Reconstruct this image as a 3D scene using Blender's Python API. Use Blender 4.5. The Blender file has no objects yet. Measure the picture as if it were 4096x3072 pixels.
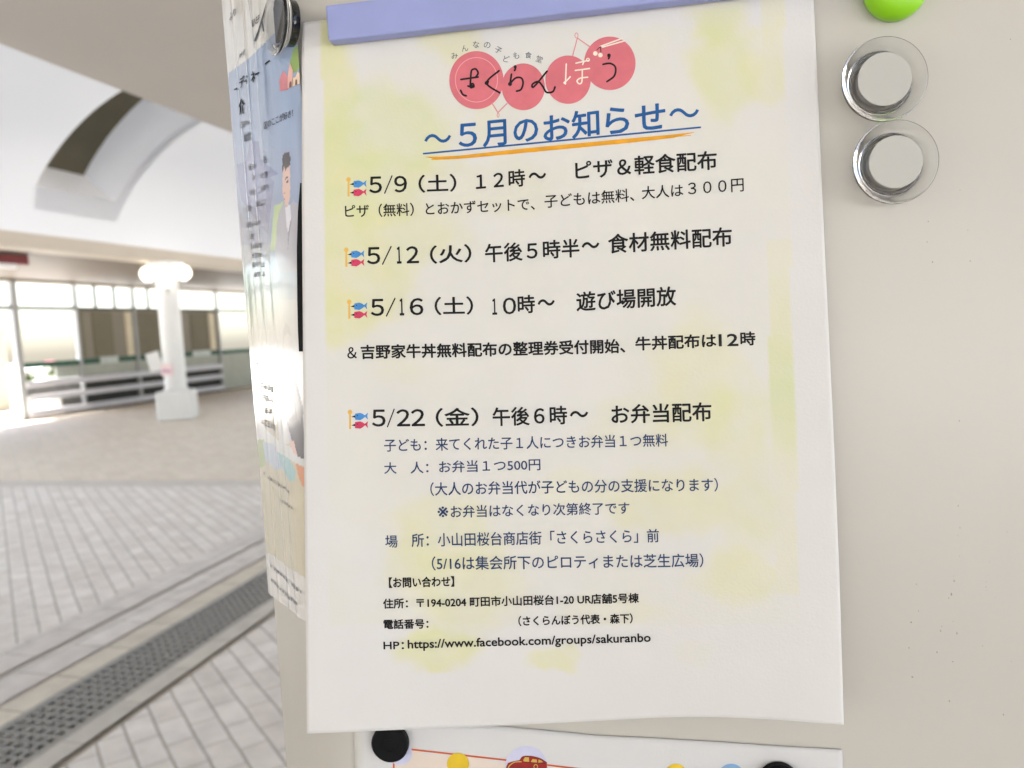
import bpy, bmesh, math, random
from math import sin, cos, tan, radians, pi, sqrt, atan2, exp
from mathutils import Vector, Matrix, noise
random.seed(7)
SC = bpy.context.scene
COL = SC.collection

# ------------------------------------------------------------------ camera
# photograph is 4096 x 3072; F is the focal length in its pixels
F, CX, CY = 3078.0, 2048.0, 1536.0
EYE = Vector((0, 0, 1.40))
PITCH, ROLL, HEAD = radians(4.1), 0.055, radians(-14.85)
FW = Vector((sin(HEAD) * cos(PITCH), cos(HEAD) * cos(PITCH), -sin(PITCH)))
_r0 = Vector((cos(HEAD), -sin(HEAD), 0)); _u0 = _r0.cross(FW)
RT = cos(ROLL) * _r0 - sin(ROLL) * _u0
UP = sin(ROLL) * _r0 + cos(ROLL) * _u0
cam = bpy.data.cameras.new('camera'); camo = bpy.data.objects.new('camera', cam); COL.objects.link(camo)
m = Matrix((RT, UP, -FW)).transposed().to_4x4(); m.translation = EYE
camo.matrix_world = m
cam.sensor_width = 36.0; cam.lens = 36.0 * F / 4096.0
cam.clip_start = 0.01; cam.clip_end = 500
cam.dof.use_dof = True; cam.dof.focus_distance = 0.315; cam.dof.aperture_fstop = 12.5
SC.camera = camo
# ------------------------------------------------------------------ light
SUN_EL, SUN_AZ = radians(61), radians(-112)       # azimuth from +Y towards +X
w = bpy.data.worlds.new("World"); SC.world = w; w.use_nodes = True
nt = w.node_tree; bg = nt.nodes['Background']
sky = nt.nodes.new('ShaderNodeTexSky'); sky.sky_type = 'NISHITA'; sky.sun_disc = False
sky.sun_elevation = SUN_EL; sky.sun_rotation = SUN_AZ
sky.dust_density = 2.4; sky.ozone_density = 1.0; sky.air_density = 1.0
nt.links.new(sky.outputs[0], bg.inputs[0]); bg.inputs[1].default_value = 0.075
sl = bpy.data.lights.new('sun', 'SUN'); sl.energy = 4.4; sl.angle = radians(0.5); sl.color = (1.0, 0.955, 0.89)
so = bpy.data.objects.new('sun', sl); COL.objects.link(so)
sd = Vector((sin(SUN_AZ) * cos(SUN_EL), cos(SUN_AZ) * cos(SUN_EL), sin(SUN_EL)))
so.rotation_euler = sd.to_track_quat('Z', 'Y').to_euler(); so.location = sd * 40
SC.view_settings.view_transform = 'Standard'; SC.view_settings.look = 'None'
SC.view_settings.exposure = 2.97; SC.view_settings.gamma = 1.0
SC.cycles.max_bounces = 14; SC.cycles.diffuse_bounces = 8; SC.cycles.transmission_bounces = 12
SC.cycles.use_denoising = True


# ------------------------------------------------------------------ helpers
def lin(r, g, b):
    f = lambda c: (c / 255 / 12.92) if c <= 10 else (((c / 255) + .055) / 1.055) ** 2.4
    return (f(r), f(g), f(b))


def ray(x, y):
    return FW + RT * ((x - CX) / F) - UP * ((y - CY) / F)


def on_plane(x, y, p, n):
    d = ray(x, y); return EYE + d * ((p - EYE).dot(n) / d.dot(n))


def tag(o, label=None, cat=None, group=None, kind=None):
    if label: o['label'] = label
    if cat: o['category'] = cat
    if group: o['group'] = group
    if kind: o['kind'] = kind
    return o


def empty(name, loc, label, cat, group=None):
    o = bpy.data.objects.new(name, None); COL.objects.link(o); o.location = loc
    o.empty_display_size = .05
    return tag(o, label, cat, group)


class MB:
    """collects polygons, then links them as one mesh object"""
    def __init__(s): s.v = []; s.f = []; s.m = []
    def add(s, vs, fs, mi=0):
        b = len(s.v); s.v += [Vector(v) for v in vs]
        for f in fs: s.f.append([i + b for i in f]); s.m.append(mi)
        return s
    def box(s, lo, hi, mi=0, M=None):
        x0, y0, z0 = lo; x1, y1, z1 = hi
        vs = [Vector(p) for p in ((x0, y0, z0), (x1, y0, z0), (x1, y1, z0), (x0, y1, z0), (x0, y0, z1), (x1, y0, z1), (x1, y1, z1), (x0, y1, z1))]
        if M: vs = [M @ v for v in vs]
        return s.add(vs, [(0, 3, 2, 1), (4, 5, 6, 7), (0, 1, 5, 4), (1, 2, 6, 5), (2, 3, 7, 6), (3, 0, 4, 7)], mi)
    def quad(s, a, b, c, d, mi=0): return s.add([a, b, c, d], [(0, 1, 2, 3)], mi)
    def lathe(s, prof, M=None, seg=48, mi=0):
        """prof: (radius, height) pairs; r=0 ends close to a point"""
        rings = []; b = len(s.v)
        for r, h in prof:
            if r < 1e-9:
                rings.append([len(s.v)]); s.v.append(Vector((0, 0, h)))
            else:
                rings.append(list(range(len(s.v), len(s.v) + seg)))
                s.v += [Vector((r * cos(2 * pi * k / seg), r * sin(2 * pi * k / seg), h)) for k in range(seg)]
        for a, c in zip(rings, rings[1:]):
            for k in range(seg):
                k2 = (k + 1) % seg
                if len(a) == 1 and len(c) == 1: continue
                if len(a) == 1: f = [a[0], c[k2], c[k]][::-1]
                elif len(c) == 1: f = [a[k], a[k2], c[0]]
                else: f = [a[k], a[k2], c[k2], c[k]]
                s.f.append(f); s.m.append(mi)
        if M:
            for i in range(b, len(s.v)): s.v[i] = M @ s.v[i]
        return s
    def tube(s, pts, r, seg=8, mi=0):
        rings = []
        for i, p in enumerate(pts):
            p = Vector(p); t = (Vector(pts[min(i + 1, len(pts) - 1)]) - Vector(pts[max(i - 1, 0)])).normalized()
            a = t.orthogonal().normalized(); c = t.cross(a)
            rings.append(range(len(s.v), len(s.v) + seg))
            s.v += [p + (a * cos(2 * pi * k / seg) + c * sin(2 * pi * k / seg)) * r for k in range(seg)]
        for a, c in zip(rings, rings[1:]):
            for k in range(seg):
                s.f.append([a[k], a[(k + 1) % seg], c[(k + 1) % seg], c[k]]); s.m.append(mi)
        s.f.append(list(rings[0])[::-1]); s.m.append(mi); s.f.append(list(rings[-1])); s.m.append(mi)
        return s
    def build(s, name, mats, parent=None, smooth=False, bevel=0, bseg=2):
        me = bpy.data.meshes.new(name); me.from_pydata([tuple(v) for v in s.v], [], s.f)
        for mt in (mats if isinstance(mats, (list, tuple)) else [mats]): me.materials.append(mt)
        me.polygons.foreach_set('material_index', s.m)
        if smooth: me.polygons.foreach_set('use_smooth', [True] * len(s.f))
        me.update()
        o = bpy.data.objects.new(name, me); COL.objects.link(o)
        if parent:
            o.parent = parent
            o.matrix_parent_inverse = Matrix.Translation(parent.location).inverted()
        if bevel:
            b = o.modifiers.new('b', 'BEVEL'); b.width = bevel; b.segments = bseg; b.limit_method = 'ANGLE'; b.angle_limit = radians(40)
        return o


def mat(name, col, rough=.6, metal=0, var=.06, scale=8, bump=0, bscale=60, coat=0, spec=.5, trans=0, ior=1.5, emit=0, attr=None):
    mt = bpy.data.materials.new(name); mt.use_nodes = True; t = mt.node_tree; p = t.nodes['Principled BSDF']
    N = t.nodes.new; L = t.links.new
    p.inputs['Roughness'].default_value = rough; p.inputs['Metallic'].default_value = metal
    p.inputs['Coat Weight'].default_value = coat; p.inputs['Coat Roughness'].default_value = .06
    p.inputs['Specular IOR Level'].default_value = spec
    p.inputs['Transmission Weight'].default_value = trans; p.inputs['IOR'].default_value = ior
    tc = N('ShaderNodeTexCoord')
    base = None
    if attr:
        at = N('ShaderNodeAttribute'); at.attribute_name = attr; base = at.outputs['Color']
    if var:
        n = N('ShaderNodeTexNoise'); n.inputs['Scale'].default_value = scale; n.inputs['Detail'].default_value = 6
        L(tc.outputs['Object'], n.inputs['Vector'])
        mr = N('ShaderNodeMapRange'); mr.inputs[1].default_value = .3; mr.inputs[2].default_value = .7
        mr.inputs[3].default_value = 1 - var; mr.inputs[4].default_value = 1 + var
        L(n.outputs['Fac'], mr.inputs[0])
        mx = N('ShaderNodeVectorMath'); mx.operation = 'MULTIPLY'
        if base: L(base, mx.inputs[0])
        else: mx.inputs[0].default_value = col[:3]
        L(mr.outputs[0], mx.inputs[1]); L(mx.outputs[0], p.inputs['Base Color'])
    elif base: L(base, p.inputs['Base Color'])
    else: p.inputs['Base Color'].default_value = (*col[:3], 1)
    if bump:
        n2 = N('ShaderNodeTexNoise'); n2.inputs['Scale'].default_value = bscale; n2.inputs['Detail'].default_value = 5
        L(tc.outputs['Object'], n2.inputs['Vector'])
        b = N('ShaderNodeBump'); b.inputs['Strength'].default_value = bump; b.inputs['Distance'].default_value = .001
        L(n2.outputs['Fac'], b.inputs['Height']); L(b.outputs[0], p.inputs['Normal'])
    if emit:
        p.inputs['Emission Color'].default_value = (*col[:3], 1); p.inputs['Emission Strength'].default_value = emit
    return mt


M = {}
M['column'] = mat('painted_steel', lin(196, 191, 181), .30, var=.035, scale=6, bump=.04, bscale=250)
M['paper'] = mat('printed_paper', (1, 1, 1), .75, var=.012, scale=40, bump=.12, bscale=900, attr='print', spec=.3)
M['film'] = mat('laminated_print', (1, 1, 1), .16, var=0, attr='print', coat=1.0)
M['ink_black'] = mat('black_ink', (.012, .011, .012), .7, var=.15, scale=300, spec=.25)
M['ink_blue'] = mat('dark_blue_ink', lin(48, 68, 104), .7, var=.12, scale=300, spec=.25)
M['ink_title'] = mat('blue_ink', lin(38, 92, 150), .7, var=.10, scale=200, spec=.25)
M['ink_orange'] = mat('orange_ink', lin(226, 160, 44), .7, var=.12, scale=150, spec=.25)
M['ink_red'] = mat('cherry_ink', lin(214, 116, 124), .7, var=.07, scale=160, spec=.25)
M['ink_pink'] = mat('pink_line_ink', lin(214, 140, 140), .7, var=.05, spec=.25)
M['ink_white'] = mat('white_ink', lin(232, 222, 205), .7, var=.03, spec=.25)
M['ink_rose'] = mat('rose_ring_ink', lin(228, 160, 164), .7, var=.03, spec=.25)
M['ink_grey'] = mat('faded_grey_ink', lin(96, 98, 106), .6, var=.15, scale=300, spec=.3)
M['ink_pale'] = mat('pale_blurred_ink', lin(112, 112, 118), .6, var=.2, scale=300)
M['bar'] = mat('lavender_plastic', lin(150, 158, 205), .5, var=.03, scale=60, bump=.05, bscale=700)
M['black'] = mat('black_gap_shade', (.004, .004, .0045), .6, var=.1, scale=200, spec=.15)
M['green'] = mat('lime_plastic', lin(142, 208, 10), .35, var=.04, scale=80)
M['glass'] = mat('clear_plastic', (.97, .97, .96), .05, var=0, trans=1, ior=1.30)
M['disc_grey'] = mat('grey_magnet', lin(170, 166, 164), .5, var=.05)
M['white_disc'] = mat('white_plastic_disc', lin(187, 185, 177), .45, var=.03)
M['steel'] = mat('galvanised_steel', lin(168, 166, 161), .6, metal=.1, var=.15, scale=30)
M['concrete'] = mat('pale_concrete', lin(200, 200, 196), .85, var=.10, scale=7, bump=.5, bscale=120)
M['soffit'] = mat('beige_soffit', lin(183, 177, 169), .7, var=.03, scale=1.2)
M['beam'] = mat('beige_beam', lin(192, 182, 168), .6, var=.04, scale=1.5)
M['soffit_dark'] = mat('brown_soffit', lin(108, 96, 84), .6, var=.05, scale=2)
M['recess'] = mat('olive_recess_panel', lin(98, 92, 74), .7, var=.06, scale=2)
M['white'] = mat('white_paint', lin(235, 236, 236), .4, var=.02, scale=3)
M['frame'] = mat('white_steel_frame', lin(172, 175, 177), .45, var=.04, scale=5)
M['rail'] = mat('pale_grey_rail', lin(214, 214, 222), .35, var=.05, scale=6)
M['dark'] = mat('dark_void_stand_in', lin(40, 38, 36), .6, var=.2, scale=6)
M['dark_grey'] = mat('dark_grey_void_stand_in', lin(92, 90, 84), .6, var=.2, scale=6)
M['olive'] = mat('olive_panel', lin(122, 115, 94), .6, var=.05, scale=3)
M['olive_light'] = mat('grey_olive_panel', lin(146, 140, 126), .6, var=.05, scale=3)
M['cream'] = mat('cream_strip', lin(226, 216, 190), .6, var=.05, scale=3)
M['green_band'] = mat('green_band', lin(22, 84, 64), .5, var=.12, scale=6)
M['grey_panel'] = mat('grey_green_panel', lin(176, 180, 170), .5, var=.06, scale=4)
M['label'] = mat('pale_label', lin(205, 214, 210), .5, var=.1, scale=12)
M['sign_red'] = mat('dark_red_sign', lin(110, 10, 22), .5, var=.12, scale=6)
M['sign_brown'] = mat('brown_sign_top', lin(84, 66, 52), .6, var=.1, scale=6)
M['globe'] = mat('lit_globe_glass', (1.0, .90, .72), .4, var=0, emit=.5)
M['bark'] = mat('bark', lin(92, 76, 60), .9, var=.2, scale=20, bump=.5)
M['leaf'] = mat('leaf', (.06, .10, .03), .6, var=.4, scale=3)
M['leaf_light'] = mat('light_leaf', (.12, .17, .04), .6, var=.3, scale=3)
M['wall'] = mat('beige_render', lin(196, 184, 160), .85, var=.06, scale=3, bump=.3)
M['pane'] = mat('window_pane', (.9, .95, .93), .02, var=0, trans=1, ior=1.02)

# white vault, translucency added so that the sun brightens it
mv = bpy.data.materials.new('vault_added_translucency'); mv.use_nodes = True
_t = mv.node_tree; _p = _t.nodes['Principled BSDF']; _p.inputs['Base Color'].default_value = (.58, .60, .64, 1); _p.inputs['Roughness'].default_value = .5
_tr = _t.nodes.new('ShaderNodeBsdfTranslucent'); _tr.inputs[0].default_value = (.86, .89, .93, 1)
_mx = _t.nodes.new('ShaderNodeMixShader'); _mx.inputs[0].default_value = .03
_t.links.new(_p.outputs[0], _mx.inputs[1]); _t.links.new(_tr.outputs[0], _mx.inputs[2])
_t.links.new(_mx.outputs[0], _t.nodes['Material Output'].inputs[0])
M['vault'] = mv
mw = mv.copy(); mw.name = 'recess_added_translucency'; M['recess_white'] = mw  # recess walls, translucency raised to brighten them
mw.node_tree.nodes['Principled BSDF'].inputs['Base Color'].default_value = (.86, .86, .86, 1)
[n for n in mw.node_tree.nodes if n.type == 'MIX_SHADER'][0].inputs[0].default_value = .05


def paver_mat(name, rot, c1, c2, mortar, bw=.2, bh=.1, msize=.007, offset=.5):
    mt = bpy.data.materials.new(name); mt.use_nodes = True; t = mt.node_tree; p = t.nodes['Principled BSDF']
    N = t.nodes.new; L = t.links.new
    tc = N('ShaderNodeTexCoord'); mp = N('ShaderNodeMapping'); mp.inputs['Rotation'].default_value = (0, 0, rot)
    L(tc.outputs['Object'], mp.inputs['Vector'])
    # a little wobble so that the joints are not ruler straight
    nz = N('ShaderNodeTexNoise'); nz.inputs['Scale'].default_value = 6; L(tc.outputs['Object'], nz.inputs['Vector'])
    wb = N('ShaderNodeVectorMath'); wb.operation = 'SCALE'; wb.inputs['Scale'].default_value = .010
    L(nz.outputs['Color'], wb.inputs[0])
    ad = N('ShaderNodeVectorMath'); L(mp.outputs[0], ad.inputs[0]); L(wb.outputs[0], ad.inputs[1])
    sep = N('ShaderNodeSeparateXYZ'); L(ad.outputs[0], sep.inputs[0])

    def mth(op, a, b_=None):
        q = N('ShaderNodeMath'); q.operation = op
        for i, v in enumerate((a, b_)):
            if v is None: continue
            if isinstance(v, (int, float)): q.inputs[i].default_value = v
            else: L(v, q.inputs[i])
        return q.outputs[0]

    def joint(v, size, width):                                   # 1 in the joint, falling to 0 on the stone
        d_ = mth('MULTIPLY', mth('SUBTRACT', .5, mth('ABSOLUTE', mth('SUBTRACT', mth('FRACT', v), .5))), size)
        q = N('ShaderNodeMapRange'); q.interpolation_type = 'SMOOTHSTEP'; q.inputs[1].default_value = width * .35; q.inputs[2].default_value = width * 1.15
        q.inputs[3].default_value = 1; q.inputs[4].default_value = 0; L(d_, q.inputs[0]); return q.outputs[0]
    vrow = mth('DIVIDE', sep.outputs['Y'], bh); row = mth('FLOOR', vrow)
    ucol = mth('ADD', mth('DIVIDE', sep.outputs['X'], bw), mth('MULTIPLY', mth('FRACT', mth('MULTIPLY', row, .5)), offset * 2))
    jr = joint(vrow, bh, msize); jc = mth('MULTIPLY', joint(ucol, bw, msize * .8), .8)
    jn = mth('MAXIMUM', jr, jc)
    cmb = N('ShaderNodeCombineXYZ'); L(mth('FLOOR', ucol), cmb.inputs[0]); L(row, cmb.inputs[1])
    wn = N('ShaderNodeTexWhiteNoise'); L(cmb.outputs[0], wn.inputs[0])
    m1 = N('ShaderNodeMix'); m1.data_type = 'RGBA'; m1.inputs[6].default_value = (*c1, 1); m1.inputs[7].default_value = (*c2, 1); L(wn.outputs['Value'], m1.inputs[0])
    m2 = N('ShaderNodeMix'); m2.data_type = 'RGBA'; L(jn, m2.inputs[0]); 
    # paler row edges: bevel highlights painted into the colour
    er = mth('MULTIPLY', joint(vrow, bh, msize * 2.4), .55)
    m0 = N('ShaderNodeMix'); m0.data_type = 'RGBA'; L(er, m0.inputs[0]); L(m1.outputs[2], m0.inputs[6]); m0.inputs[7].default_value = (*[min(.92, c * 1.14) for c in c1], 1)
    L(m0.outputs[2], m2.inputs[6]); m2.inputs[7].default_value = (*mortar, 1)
    n = N('ShaderNodeTexNoise'); n.inputs['Scale'].default_value = 9; n.inputs['Detail'].default_value = 8; L(tc.outputs['Object'], n.inputs['Vector'])
    mr = N('ShaderNodeMapRange'); mr.inputs[1].default_value = .3; mr.inputs[2].default_value = .7; mr.inputs[3].default_value = .90; mr.inputs[4].default_value = 1.08
    L(n.outputs['Fac'], mr.inputs[0])
    mx = N('ShaderNodeVectorMath'); mx.operation = 'MULTIPLY'; L(m2.outputs[2], mx.inputs[0]); L(mr.outputs[0], mx.inputs[1])
    L(mx.outputs[0], p.inputs['Base Color']); p.inputs['Roughness'].default_value = .62
    n3 = N('ShaderNodeTexNoise'); n3.inputs['Scale'].default_value = 160; n3.inputs['Detail'].default_value = 6; L(tc.outputs['Object'], n3.inputs['Vector'])
    sub = N('ShaderNodeMath'); sub.operation = 'MULTIPLY_ADD'; sub.inputs[1].default_value = -1.0
    sc3 = N('ShaderNodeMath'); sc3.operation = 'MULTIPLY'; sc3.inputs[1].default_value = .25; L(n3.outputs['Fac'], sc3.inputs[0])
    L(jn, sub.inputs[0]); L(sc3.outputs[0], sub.inputs[2])
    b = N('ShaderNodeBump'); b.inputs['Strength'].default_value = .8; b.inputs['Distance'].default_value = .006
    L(sub.outputs[0], b.inputs['Height']); L(b.outputs[0], p.inputs['Normal'])
    return mt


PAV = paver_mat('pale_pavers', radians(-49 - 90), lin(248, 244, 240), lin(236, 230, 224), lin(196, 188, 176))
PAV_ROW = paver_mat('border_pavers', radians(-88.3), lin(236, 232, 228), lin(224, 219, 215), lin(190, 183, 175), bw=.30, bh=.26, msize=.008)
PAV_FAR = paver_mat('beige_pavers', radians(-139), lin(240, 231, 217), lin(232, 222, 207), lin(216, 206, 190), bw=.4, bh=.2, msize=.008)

# ------------------------------------------------------------------ ground
g = MB().quad((-120, -60, -.02), (120, -60, -.02), (120, 160, -.02), (-120, 160, -.02)).build('ground', M['concrete']); tag(g, kind='structure')
SL = -.03                                                     # the drain runs a touch askew to the arcade


def sx(x0, y): return x0 + SL * (y - 2)


def strip(x0, x1, y0, y1, z, name, mt, n=1):
    o = MB().quad((sx(x0, y0), y0, z), (sx(x1, y0), y0, z), (sx(x1, y1), y1, z), (sx(x0, y1), y1, z)).build(name, mt)
    return tag(o, kind='structure')


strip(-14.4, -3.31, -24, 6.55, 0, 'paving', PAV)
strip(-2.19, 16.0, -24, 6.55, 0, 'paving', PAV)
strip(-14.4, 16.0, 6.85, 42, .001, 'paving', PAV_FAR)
strip(-14.4, 16.0, 6.55, 6.85, -.002, 'paving_band', mat('grey_band', lin(220, 215, 208), .7, var=.10, scale=5))
# courses beside the drain: each strip with its own tone, joints between
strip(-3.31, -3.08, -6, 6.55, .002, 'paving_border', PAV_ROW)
strip(-3.08, -3.04, -6, 6.55, -.003, 'joint', mat('grey_joint', lin(184, 177, 170), .8, var=.1))
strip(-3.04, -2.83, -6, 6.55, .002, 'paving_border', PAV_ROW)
strip(-2.83, -2.80, -6, 6.55, -.003, 'joint', mat('pale_joint', lin(200, 191, 182), .8, var=.1))
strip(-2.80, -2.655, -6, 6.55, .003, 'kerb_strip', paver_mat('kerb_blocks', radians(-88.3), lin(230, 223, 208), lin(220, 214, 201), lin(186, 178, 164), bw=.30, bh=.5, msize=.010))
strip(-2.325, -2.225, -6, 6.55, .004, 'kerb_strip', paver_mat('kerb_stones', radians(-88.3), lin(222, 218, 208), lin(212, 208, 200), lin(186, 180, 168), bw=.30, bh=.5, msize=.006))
strip(-2.225, -2.19, -6, 6.55, -.006, 'joint', mat('dark_joint', lin(176, 168, 154), .9, var=.2, scale=20))

# drain with a lattice grate
dr = empty('drain_channel', (sx(-2.49, 3), 3, 0), 'long grey steel drain grate crossing the pavers at lower left', 'drain')
b = MB()
for y0 in (-2,):
    b.add([(sx(-2.655, -2), -2, -.10), (sx(-2.325, -2), -2, -.10), (sx(-2.325, 9), 9, -.10), (sx(-2.655, 9), 9, -.10)], [(0, 1, 2, 3)])
b.build('channel_bed', mat('dark_drain_bed', lin(104, 101, 95), .9, var=.3, scale=10), dr)
b = MB()
for x0, x1 in ((-2.655, -2.630), (-2.352, -2.325)):
    vs = []
    for y in (-2, 9):
        vs += [(sx(x0, y), y, -.1), (sx(x1, y), y, -.1), (sx(x1, y), y, .006), (sx(x0, y), y, .006)]
    b.add(vs, [(0, 1, 2, 3), (7, 6, 5, 4), (3, 2, 6, 7), (1, 5, 6, 2), (0, 3, 7, 4)])
b.build('frame', M['steel'], dr)
b = MB()
nx = 6
for i in range(nx + 1):                                       # bars along the drain
    x = -2.630 + .278 * i / nx
    b.add([(sx(x, y) + dx, y, z) for y in (-2, 9) for dx, z in ((-.005, -.025), (.005, -.025), (.005, .003), (-.005, .003))],
          [(0, 1, 2, 3), (7, 6, 5, 4), (3, 2, 6, 7), (1, 5, 6, 2), (0, 3, 7, 4)])
y = -.4
while y < 8:                                                  # twisted cross bars
    b.box((sx(-2.630, y), y - .006, -.022), (sx(-2.352, y), y + .006, .001)); y += .048
b.build('grate', M['steel'], dr)

# ------------------------------------------------------------------ arcade roof
XL, XR, ZS, RISE = -10.05, -3.55, 3.26, 2.0
HC = (XR - XL) / 2; RV = (HC * HC + RISE * RISE) / (2 * RISE); XM = (XL + XR) / 2; ZC = ZS + RISE - RV
YA, YB = -20.0, 40.0
roof = empty('arcade_roof', (XM, 10, 3), 'arcade roof with flat beige ceiling, white barrel vault and edge beam', 'roof')


def vp(x, rr=0):                                              # point of the vault above x
    a = atan2(x - XM, sqrt(RV * RV - (x - XM) ** 2))
    return (XM + (RV + rr) * sin(a), ZC + (RV + rr) * cos(a))


REC = [(y, y + 1.62) for y in (-19.35, -9.75, -.15, 9.46, 19.06, 28.66)]   # transverse recesses along the vault
xr0, xr1 = -9.64, -3.96
xs = [XL + (xr0 - XL) * i / 3 for i in range(3)] + [xr0 + (xr1 - xr0) * i / 40 for i in range(41)] + [xr1 + (XR - xr1) * i / 3 for i in range(1, 4)]
ys = [YA]
for a, c in REC: ys += [a, c]
ys.append(YB)
b = MB(); idx = {}
for j, yy in enumerate(ys):
    for i, x in enumerate(xs):
        X, Z = vp(x); idx[i, j] = len(b.v); b.v.append(Vector((X, yy, Z)))
for j in range(len(ys) - 1):
    for i in range(len(xs) - 1):
        if j % 2 == 1 and xr0 - 1e-6 <= xs[i] and xs[i + 1] <= xr1 + 1e-6: continue
        b.f.append([idx[i, j], idx[i + 1, j], idx[i + 1, j + 1], idx[i, j + 1]]); b.m.append(0)
b.build('vault', M['vault'], roof, smooth=True)
b = MB(); pb = MB()
ix = [i for i, x in enumerate(xs) if xr0 - 1e-6 <= x <= xr1 + 1e-6]
for a, c in REC:
    for i, k in zip(ix, ix[1:]):
        (X0, Z0), (X1, Z1) = vp(xs[i]), vp(xs[k]); (U0, W0), (U1, W1) = vp(xs[i], .8), vp(xs[k], .8)
        b.quad((X0, a, Z0), (U0, a, W0), (U1, a, W1), (X1, a, Z1))
        b.quad((X0, c, Z0), (X1, c, Z1), (U1, c, W1), (U0, c, W0))
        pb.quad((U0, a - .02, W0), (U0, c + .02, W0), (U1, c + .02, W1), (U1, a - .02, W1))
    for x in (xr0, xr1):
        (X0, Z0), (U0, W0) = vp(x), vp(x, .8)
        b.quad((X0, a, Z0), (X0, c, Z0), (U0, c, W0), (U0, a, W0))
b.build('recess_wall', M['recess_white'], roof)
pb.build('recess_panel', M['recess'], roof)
# near flat ceiling, with the column standing under it
MB().box((XR, YA, 3.03), (5.0, YB, 3.45)).build('ceiling', M['soffit'], roof)
# edge beam over the pillars and the lower ceiling out past the screen
MB().box((XL - .42, YA, 3.03), (XL, YB, 3.262)).build('beam', M['beam'], roof)
MB().box((-15.3, YA, 3.045), (XL - .42, YB, 3.40)).build('low_ceiling', M['soffit_dark'], roof)  # unseen eave lengthened to trim the sun patch inside
MB().box((-14.46, YA, 2.985), (-14.34, YB, 3.045)).build('trim', M['olive_light'], roof)

# ------------------------------------------------------------------ pillar with globe lamps
PX, PY = -10.12, 12.75


def lamp_pillar(px, py):
    r = empty('round_pillar', (px, py, 0), 'white round pillar on a square plinth carrying lit globe lamps', 'pillar')
    T = Matrix.Translation((px, py, 0))
    MB().box((-.33, -.33, 0), (.33, .33, .57), M=T @ Matrix.Rotation(radians(28), 4, 'Z')).build('plinth', M['white'], r, bevel=.05, bseg=3)
    MB().lathe([(0, .56), (.24, .57), (.20, .64), (.195, 2.78), (.21, 2.82), (0, 2.82)], T, 40).build('shaft', M['white'], r, smooth=True)
    MB().box((-.24, -.24, 2.82), (.24, .24, 3.03), M=T).build('capital', M['white'], r, bevel=.015)
    for k, (dx, dy, dz) in enumerate(((-.27, -.17, 2.82), (.19, -.24, 2.66), (.29, .12, 2.82))):
        gr = .145 if k != 1 else .115
        g = MB().lathe([(gr * sin(pi * i / 14) if 0 < i < 14 else 0, -gr * cos(pi * i / 14)) for i in range(15)], T @ Matrix.Translation((dx, dy, dz)), 24).build('globe_lamp', M['globe'], r, smooth=True)
        s = MB().tube([(px + dx * .45, py + dy * .45, dz - .22), (px + dx * .8, py + dy * .8, dz - .22), (px + dx, py + dy, dz - .20), (px + dx, py + dy, dz - .15)], .018)
        s.lathe([(0, dz - .185), (.05, dz - .185), (.06, dz - .145), (0, dz - .145)], T @ Matrix.Translation((dx, dy, 0)), 16)
        s.build('lamp_bracket', M['frame'], g)
    return r


lamp_pillar(PX, PY)
# leaflet rack and small notice fixed to the pillar
lr = empty('leaflet_rack', (PX - .1, PY - .28, 1.0), 'white tilted leaflet rack with a pink notice fixed low on the round pillar', 'leaflet rack')
MB().box((-.12, -.015, -.16), (.12, .015, .20), M=Matrix.Translation((PX - .22, PY - .26, 1.13)) @ Matrix.Rotation(radians(-16), 4, 'Y') @ Matrix.Rotation(radians(24), 4, 'Z')).build('rack_panel', M['white'], lr, bevel=.006)
MB().box((-.13, -.01, -.11), (.13, .01, .11), M=Matrix.Translation((PX + .03, PY - .245, .98))).build('notice_card', mat('pink_card', lin(232, 212, 214), .6, var=.12, scale=14), lr)
MB().box((-.10, -.008, -.025), (.10, .02, .025), M=Matrix.Translation((PX + .02, PY - .262, .96))).build('coloured_strip', mat('mauve_strip', lin(200, 150, 176), .6, var=.25, scale=12), lr)

# ------------------------------------------------------------------ screen of steel frames
XF = -14.4
scr = empty('glazed_screen', (XF, 15, 0), 'white steel framed screen wall with olive panels, green band and low rails', 'screen wall')


def fac(px, py):
    return on_plane(px, py, Vector((XF, 0, 0)), Vector((1, 0, 0)))


MUL = [3.4, 5.0, 6.65, 8.3, 9.95, 11.6, 13.27, 14.91, 16.77, 18.45, 20.2, 22, 24, 26, 28, 30, 33, 36, 39]
for yy in MUL:
    wd = .07 if abs(yy - 13.27) < .1 else .04
    MB().box((XF - .05, yy - wd, 0), (XF + .05, yy + wd, 2.985)).build('mullion', M['frame'], scr)
MB().box((XF - .04, YA, 2.39), (XF + .04, YB, 2.46)).build('transom', M['dark_grey'], scr)
for yy in (15.53, 16.15, 17.33, 17.89):
    MB().box((XF - .025, yy - .025, 2.46), (XF + .025, yy + .025, 2.985)).build('glazing_bar', M['dark_grey'], scr)
for z0, z1 in ((.06, .20), (.40, .53), (.70, .84)):
    MB().box((XF + .052, 13.34, z0), (XF + .11, 20.16, z1)).build('rail', M['rail'], scr, bevel=.01)
MB().box((XF - .12, YA, -.02), (XF + .16, YB, .045)).build('sill', M['soffit_dark'], scr)
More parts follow.
